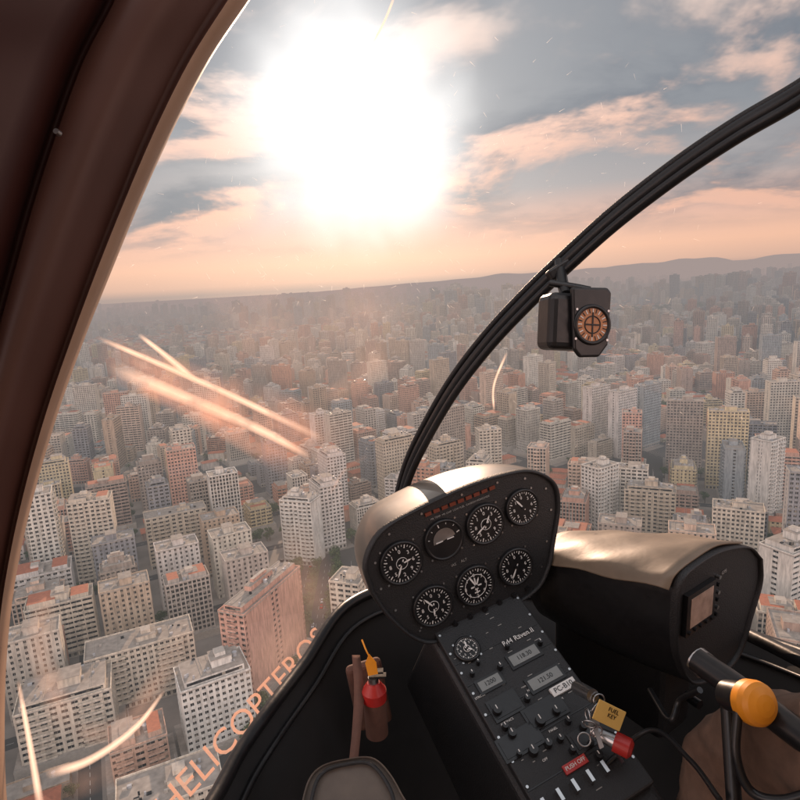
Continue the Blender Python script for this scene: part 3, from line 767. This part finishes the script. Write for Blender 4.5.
# left door pillar
pil = empty("door_pillar")
ys =  [-80, 0, 60, 130, 200, 270, 340, 410, 480, 550, 620, 700, 800, 900]
e0 =  [300, 248, 208, 171, 139, 110, 82, 57, 36, 19, 8, 3, 5, 20]
w1 =  [20, 20, 18, 16, 14, 13, 11, 10, 9, 8, 8, 7, 7, 7]
w2 =  [150, 133, 124, 113, 104, 95, 86, 78, 72, 66, 60, 58, 58, 58]
def cur(f, d): return [C(e0[i]+f(i), ys[i]-(0), d) for i in range(len(ys))]
K1 = [cur(lambda i: 2, .66), cur(lambda i: 0, .64), cur(lambda i: -w1[i]*.5, .618), cur(lambda i: -w1[i], .612)]
loft("glass_lip", K1, K_lip, pil, 60)
K2 = [cur(lambda i: -w1[i], .612), cur(lambda i: -w1[i]-3, .625), cur(lambda i: -w1[i]*1.6, .622), cur(lambda i: -w2[i]*.5, .585), cur(lambda i: -w2[i]*.8, .565), cur(lambda i: -w2[i], .575)]
loft("pillar_trim", K2, K_frame, pil, 60)
K3 = [cur(lambda i: -w2[i], .575), cur(lambda i: -w2[i]-4, .60), cur(lambda i: -w2[i]-9, .59), cur(lambda i: -w2[i]-24, .55), cur(lambda i: -w2[i]-50, .53), cur(lambda i: -w2[i]-150, .50), cur(lambda i: -w2[i]-320, .40)]
loft("door_lining", K3, K_frame2, pil, 60)
b = MB([K_steel]); Ms = frame(C(57, 132, .545), (1, 0, 0), (0, 1, 0)); b.cyl(0, 0, -.003, .002, .003, .0025, n=14, M=Ms); b.obj("trim_screw", pil)

# unseen roof and aft panel, added to block sky light from behind; sides open
cab = empty("cabin_sky_blocker")
loft("roof_sky_blocker", [[Vector((-.9, -.9, ALT+.50)), Vector((-.5, -.9, ALT+.62)), Vector((.7, -.9, ALT+.62)), Vector((1.4, -.9, ALT+.5))],
                     [Vector((-.9, -.2, ALT+.52)), Vector((-.5, -.2, ALT+.65)), Vector((.7, -.2, ALT+.65)), Vector((1.4, -.2, ALT+.52))],
                     [Vector((-.8, .25, ALT+.50)), Vector((-.4, .25, ALT+.62)), Vector((.7, .25, ALT+.62)), Vector((1.3, .25, ALT+.5))]], K_seat, cab, 20, .02)
b = MB([K_seat]); b.box(-.9, 1.4, -.95, -.91, ALT-1.1, ALT+.5, 0); b.obj("aft_sky_blocker", cab, .02)

# nose tub (sill + floor)
nose = empty("cabin_nose")
sill = [(60,1050,.62),(150,900,.78),(212,803,.95),(240,752,1.05),(270,709,1.14),(305,663,1.28),(345,607,1.45),(400,585,1.62),(480,575,1.75),(570,585,1.78),(650,605,1.7),(740,632,1.5),(800,652,1.35),(900,690,1.1),(1050,760,.85)]
S = [C(*q) for q in sill]
tube("sill_rail", S, .013, K_blk2, nose, 90)
cen = C(560, 900, .95)
def inn(k, dz): return [s+(cen-s)*k+Vector((0, 0, -dz)) for s in S]
loft("tub_lining", [S, inn(.06, .05), inn(.12, .16), inn(.2, .32), inn(.4, .42), inn(1.0, .45)], K_floor, nose, 60)
tube("sill_inner_rail", inn(.05, .03), .006, K_blk2, nose, 90)
tube("door_sill_bar", [C(735, 628, 1.3), C(800, 660, 1.12), C(880, 705, .95)], .014, K_blk2, nose, 20)

# windscreen glass
wsn = empty("windscreen")
m = bpy.data.materials.new("perspex"); m.use_nodes = True; nn = m.node_tree.nodes; ll = m.node_tree.links; nn.remove(nn["Principled BSDF"])
tr = nn.new('ShaderNodeBsdfTransparent'); tr.inputs[0].default_value = (.97, .965, .955, 1); gl = nn.new('ShaderNodeBsdfGlossy'); gl.inputs['Roughness'].default_value = .03
mxa = nn.new('ShaderNodeMixShader'); mxa.inputs[0].default_value = .014
ll.new(tr.outputs[0], mxa.inputs[1]); ll.new(gl.outputs[0], mxa.inputs[2]); ll.new(mxa.outputs[0], nn['Material Output'].inputs[0])
b = MB([m]); na, nb = 50, 34; vs = []
def bubble(v, k=1.0):
    v = v.normalized(); return EYE+Vector((0, .05, -.15))+Vector((v.x*1.75, v.y*1.95, v.z*1.55))*k
for j in range(nb):
    for i in range(na):
        a = -1.15+2.3*i/(na-1); e = -.55+1.7*j/(nb-1)
        vs.append(bubble(Vector((math.sin(a)*math.cos(e), math.cos(a)*math.cos(e), math.sin(e)))))
b.add(vs, [(j*na+i, j*na+i+1, (j+1)*na+i+1, (j+1)*na+i) for j in range(nb-1) for i in range(na-1)], 0, None, True); b.obj("perspex_bubble", wsn)
def glass_film_mat(name, col, fac, lo=.3, hi=.7, sc=14, fade=True):  # translucent film for painted reflections, scratches and lettering
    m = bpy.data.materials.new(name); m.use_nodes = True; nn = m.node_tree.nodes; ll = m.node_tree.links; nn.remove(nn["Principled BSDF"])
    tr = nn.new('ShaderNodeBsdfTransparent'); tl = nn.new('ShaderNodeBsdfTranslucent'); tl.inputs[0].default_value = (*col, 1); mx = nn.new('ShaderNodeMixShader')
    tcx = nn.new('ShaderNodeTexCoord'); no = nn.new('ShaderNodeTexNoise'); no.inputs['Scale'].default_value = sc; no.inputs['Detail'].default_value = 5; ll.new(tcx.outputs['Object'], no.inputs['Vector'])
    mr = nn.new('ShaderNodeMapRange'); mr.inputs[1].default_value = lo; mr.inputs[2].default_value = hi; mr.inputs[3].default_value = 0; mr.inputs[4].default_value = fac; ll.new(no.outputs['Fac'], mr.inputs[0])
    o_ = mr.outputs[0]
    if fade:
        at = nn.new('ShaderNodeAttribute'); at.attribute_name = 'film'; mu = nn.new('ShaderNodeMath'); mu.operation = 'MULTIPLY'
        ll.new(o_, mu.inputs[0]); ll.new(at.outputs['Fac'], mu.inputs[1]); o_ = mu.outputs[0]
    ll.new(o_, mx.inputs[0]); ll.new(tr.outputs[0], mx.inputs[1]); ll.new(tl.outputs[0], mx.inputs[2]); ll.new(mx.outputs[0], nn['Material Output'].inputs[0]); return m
REFL1 = glass_film_mat("painted_refl_bright", (.99, .84, .76), 1.0, .1, .45); REFL2 = glass_film_mat("painted_refl_soft", (.96, .58, .46), .42, .25, .7, 9)
REFL5 = glass_film_mat("painted_refl_faint", (.9, .66, .56), .20, .2, .75, 7)
def painted_refl(pts, wds, m, k):  # tinted translucent strip imitating a cabin reflection on the glass
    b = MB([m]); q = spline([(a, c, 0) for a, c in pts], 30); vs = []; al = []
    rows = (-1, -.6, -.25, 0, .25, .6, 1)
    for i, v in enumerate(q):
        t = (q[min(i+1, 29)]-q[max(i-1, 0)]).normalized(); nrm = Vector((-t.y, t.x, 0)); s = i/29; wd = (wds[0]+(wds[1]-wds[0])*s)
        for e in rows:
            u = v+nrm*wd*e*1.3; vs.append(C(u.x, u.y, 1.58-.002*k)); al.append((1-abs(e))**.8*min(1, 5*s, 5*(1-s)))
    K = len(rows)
    b.add(vs, [(K*i+j, K*i+K+j, K*i+K+j+1, K*i+j+1) for i in range(29) for j in range(K-1)], 0, None, True); o = b.obj("painted_refl_%d" % k, wsn)
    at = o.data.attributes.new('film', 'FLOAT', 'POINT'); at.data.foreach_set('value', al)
sm = [([(108,366),(190,400),(260,430),(312,458)], (7,3), REFL1), ([(98,338),(150,360),(230,395),(325,440)], (2.2,3.5), REFL1), ([(138,334),(165,355),(197,382)], (1.8,3.5), REFL1),
      ([(100,345),(180,385),(250,415),(350,455)], (14,34), REFL2), ([(110,375),(200,412),(300,465)], (6,16), REFL2), ([(494,412),(494,385),(507,352)], (1,1.3), REFL1),
      ([(18,680),(30,745),(42,815)], (2,4), REFL1), ([(45,775),(90,760),(135,728),(165,690)], (5,1.5), REFL1), ([(60,790),(110,770),(150,720)], (14,8), REFL5),
      ([(50,590),(40,650),(70,735)], (10,14), REFL5), ([(70,735),(130,720),(190,620)], (10,10), REFL5), ([(320,400),(360,380),(385,350)], (8,16), REFL5), ([(372,45),(385,20),(395,-5)], (1.2,1.2), REFL1),
      ([(330,495),(345,470),(368,455)], (1.5,2.5), REFL5), ([(200,300),(300,330),(420,300)], (30,60), REFL5), ([(280,520),(310,600),(250,700)], (20,30), REFL5)]
for k, (a, c, e) in enumerate(sm): painted_refl(a, c, e, k+1)
SM4 = glass_film_mat("fine_scratches", (.95, .93, .9), .55, .0, .3, 14, False)
b = MB([SM4])
for i in range(520):
    v = (sv + Vector((rng.gauss(0, .24), 0, rng.gauss(0, .18)))).normalized() if i < 400 else Vector((rng.uniform(-.7, .7), 1, rng.uniform(-.3, .4))).normalized()
    q = bubble(v, .995); d = (v-sv*v.dot(sv)); d = d.normalized() if d.length > 1e-4 else Vector((1, 0, 0))
    tg = v.cross(d).normalized() if rng.random() < .4 else (d+Vector((rng.uniform(-.4, .4), 0, rng.uniform(-.4, .4)))).normalized(); nr = v.cross(tg).normalized()
    L, wd = rng.uniform(.001, .010), rng.uniform(.0002, .0006)
    b.add([q-tg*L-nr*wd, q+tg*L-nr*wd*.3, q+tg*L+nr*wd*.3, q-tg*L+nr*wd], [(0, 1, 2, 3)])
b.obj("scratches", wsn)
A0, A1 = C(205, 800, 1.15), C(335, 648, 1.45); Xd = (A1-A0)
toC = lambda v: (v.dot(R), v.dot(U), v.dot(F))
ML = frame(A0, toC(Xd), (-.75, .6, -.1))
SM3 = glass_film_mat("lettering_film", (.98, .74, .64), .85, .1, .5, 30, False)
sign = empty("window_lettering")
text("lettering", "HELICOPTEROS", ML, Xd.length, .045, 0, .068, SM3, sign, 0, 'RIGHT')

# fire extinguisher with orange tag
fe = empty("fire_extinguisher")
MX = frame(C(374, 690, 1.15), (1, .05, 0), (0, .95, -.25)); T = MX @ Matrix.Rotation(-math.pi/2, 4, 'X')
b = MB([K_red, K_steel, K_blk2, K_strap]); 
b.cyl(0, 0, -.10, .0, .022, .022, 24, 3, T); b.cyl(0, 0, 0, .018, .023, .012, 24, 0, T); b.cyl(0, 0, .018, .03, .010, .010, 14, 1, T); b.cyl(0, 0, -.02, .0, .0235, .0235, 24, 0, T)
b.box(-.008, .025, -.006, .006, .03, .034, 2, T); b.box(-.008, .02, -.006, .006, .04, .044, 2, T)
b.obj("cylinder_and_valve", fe)
b = MB([K_orange]); Mt = frame(C(370, 664, 1.1), (.9, .3, 0), (-.3, .95, 0)); b.add([(-.010, -.020, 0), (.008, -.022, 0), (.012, .0, .003), (.004, .018, .001), (-.008, .004, 0)], [(0, 1, 2, 3, 4)], 0, Mt)
o = b.obj("inspection_tag", fe); md = o.modifiers.new("s", 'SOLIDIFY'); md.thickness = .002
tube("tag_cord", [C(362, 640, 1.12), C(366, 650, 1.1), C(370, 658, 1.1)], .0015, K_orange, fe, 8)
Mq = frame(C(352, 790, .95), (.95, .15, .1), (.1, .6, .6))
oq = [(-.09,-.08),(-.075,.0),(-.05,.035),(.0,.04),(.045,.03),(.075,-.02),(.08,-.08)]
o = outline_body(oq, Mq, .02, -.05, 1.1, 48, [K_seat, K_seat]).obj("cushion", empty("seat_cushion"))
tube("cushion_piping", [Mq @ Vector((a*.8, c*.8, .02)) for a, c in oq], .003, K_blk, o.parent, 40)
strap = empty("harness_strap")
loft("webbing", [[C(352,655,1.2),C(354,690,1.15),C(352,730,1.1),C(348,770,1.05)], [C(360,655,1.2),C(364,690,1.15),C(361,730,1.1),C(357,770,1.05)]], K_strap, strap, 20, .003)
pouch = empty("document_pouch")
b = MB([K_strap]); Mo = frame(C(374, 705, 1.22), (.9, .2, .2), (-.05, .95, -.2)); b.box(-.040, .035, -.08, .075, -.05, -.028, 0, Mo); b.obj("pouch_body", pouch, .01)

# ignition keys, tag, red knob
keys = empty("ignition_keys")
Mk = frame(C(585, 705, 1.0), (.9, -.2, .2), (.2, .9, .2)); b = MB([K_steel])
for i in range(6):
    T = Mk @ Matrix.Translation((rng.uniform(-.012, .02), .015-i*.012, .02+rng.uniform(0, .01))) @ Matrix.Rotation(i*.9, 4, 'Z') @ Matrix.Rotation(i*.7, 4, 'X'); b.ring(0, 0, 0, .010, .0014, 18, 6, 0, T)
T = Mk @ Matrix.Translation((.01, -.03, .02)) @ Matrix.Rotation(.5, 4, 'Z'); b.box(-.004, .004, -.03, .0, 0, .002, 0, T); b.cyl(0, .008, 0, .002, .010, n=16, mi=0, M=T)
b.cyl(0, .02, -.03, .02, .011, n=20, mi=0, M=Mk)
b.obj("keys_and_rings", keys)
Mt = frame(C(611, 716, .97), (.85, -.45, .1), (.42, .85, .2)); b = MB([K_yel]); b.box(-.030, .022, -.016, .016, 0, .002, 0, Mt); b.obj("yellow_tag", keys, .002)
text("tag_text", "FUEL\nKEY", Mt, 0, .004, .0026, .009, K_face, keys)
kb = empty("mixture_knob"); Mr = frame(C(622, 745, .98), (.8, -.2, -.5), (.1, .95, .1)); b = MB([K_red, K_steel])
T = Mr @ Matrix.Rotation(math.pi/2, 4, 'Y'); b.cyl(0, 0, -.012, .012, .016, .016, 24, 0, T); b.cyl(0, 0, .012, .017, .016, .010, 24, 0, T); b.cyl(0, 0, -.05, -.012, .009, .012, 16, 1, T); b.obj("knob", kb)

# cyclic control
cyc = empty("cyclic_control")
tube("grip_tube", [C(697, 660, .92), C(740, 690, .86), (C(800, 735, .78)), C(880, 790, .7)], .019, K_blk2, cyc, 30)
tube("grip_end_cap", [C(696, 659, .925), C(706, 667, .91)], .0205, K_steel, cyc, 6)
b = MB([K_orange, K_blk2]); Mo = frame(C(755, 703, .80), (.95, -.1, .2), (.1, .9, .25)); prf = [(.028,-.012),(.029,0),(.0275,.008),(.023,.0135),(.014,.018),(.006,.0195)]
for i in range(len(prf)-1): b.cyl(0, 0, prf[i][1], prf[i+1][1], prf[i][0], prf[i+1][0], 32, 0, Mo)
b.cyl(0, 0, -.05, -.012, .020, .024, 28, 1, Mo); b.obj("orange_cap", cyc)
tube("cyclic_post", [C(727, 690, .86), C(730, 740, .84), C(736, 830, .8)], .010, K_blk2, cyc, 16)
tube("trigger_guard", [C(738, 712, .8), C(736, 755, .79), C(750, 790, .78), C(780, 800, .76), C(820, 790, .74)], .006, K_blk2, cyc, 30)
tube("cable", [C(650, 690, 1.1), C(670, 720, 1.0), C(680, 700, 1.0), C(700, 690, .95)], .005, K_blk2, cyc, 30)
tube("push_to_talk_lead", [C(600, 770, 1.0), C(650, 730, 1.0), C(690, 760, .9), C(720, 800, .8)], .004, K_blk2, cyc, 30)
ped = empty("tail_rotor_pedals")
tube("pedal_bar", [C(640, 690, 1.35), C(675, 690, 1.3), C(700, 705, 1.25)], .010, K_blk2, ped, 12)
b = MB([K_blk2, K_steel]); Mp = frame(C(660, 690, 1.3), (.9, .1, .2), (0, .8, .5)); b.box(-.04, .04, -.03, .03, -.01, .01, 0, Mp)
for i in range(4): b.box(-.036, .036, -.022+i*.013, -.018+i*.013, .01, .013, 1, Mp)
b.obj("pedal_plate", ped, .003)

# pilot (legs in brown trousers reach into the frame)
pilot = empty("pilot")
fold = bpy.data.textures.new("cloth_folds", 'CLOUDS'); fold.noise_scale = .07; fold.noise_depth = 2
def skinned(name, pts, material, parent, edges=None):
    me = bpy.data.meshes.new(name); me.from_pydata([tuple(q[0]) for q in pts], edges or [(i, i+1) for i in range(len(pts)-1)], [])
    o = link(bpy.data.objects.new(name, me), parent); me.materials.append(material)
    md = o.modifiers.new("skin", 'SKIN'); md.use_smooth_shade = True
    for i, q in enumerate(pts): me.skin_vertices[0].data[i].radius = (q[1], q[1])
    me.skin_vertices[0].data[0].use_root = True
    sb = o.modifiers.new("sub", 'SUBSURF'); sb.levels = 4; sb.render_levels = 4
    dm = o.modifiers.new("folds", 'DISPLACE'); dm.texture = fold; dm.strength = .03; dm.mid_level = .5
    return o
hip = C(1060, 850, .62)
skinned("trousers", [(hip, .13), (C(960, 820, .66), .095), (C(850, 760, .78), .088), (C(765, 735, .92), .080), (C(725, 765, .98), .070), (C(700, 850, 1.0), .058), (C(690, 960, 1.02), .05),
                     (C(1080, 770, .8), .095), (C(960, 725, .95), .085), (C(850, 700, 1.1), .075), (C(835, 780, 1.15), .06), (C(830, 860, 1.2), .05)], K_cloth, pilot,
        [(0,1),(1,2),(2,3),(3,4),(4,5),(5,6),(0,7),(7,8),(8,9),(9,10),(10,11)])
print("objects", len(bpy.data.objects), "inst", sum(len(v) for v in inst_pts.values()), "trees", sum(len(v) for v in fs.values()))
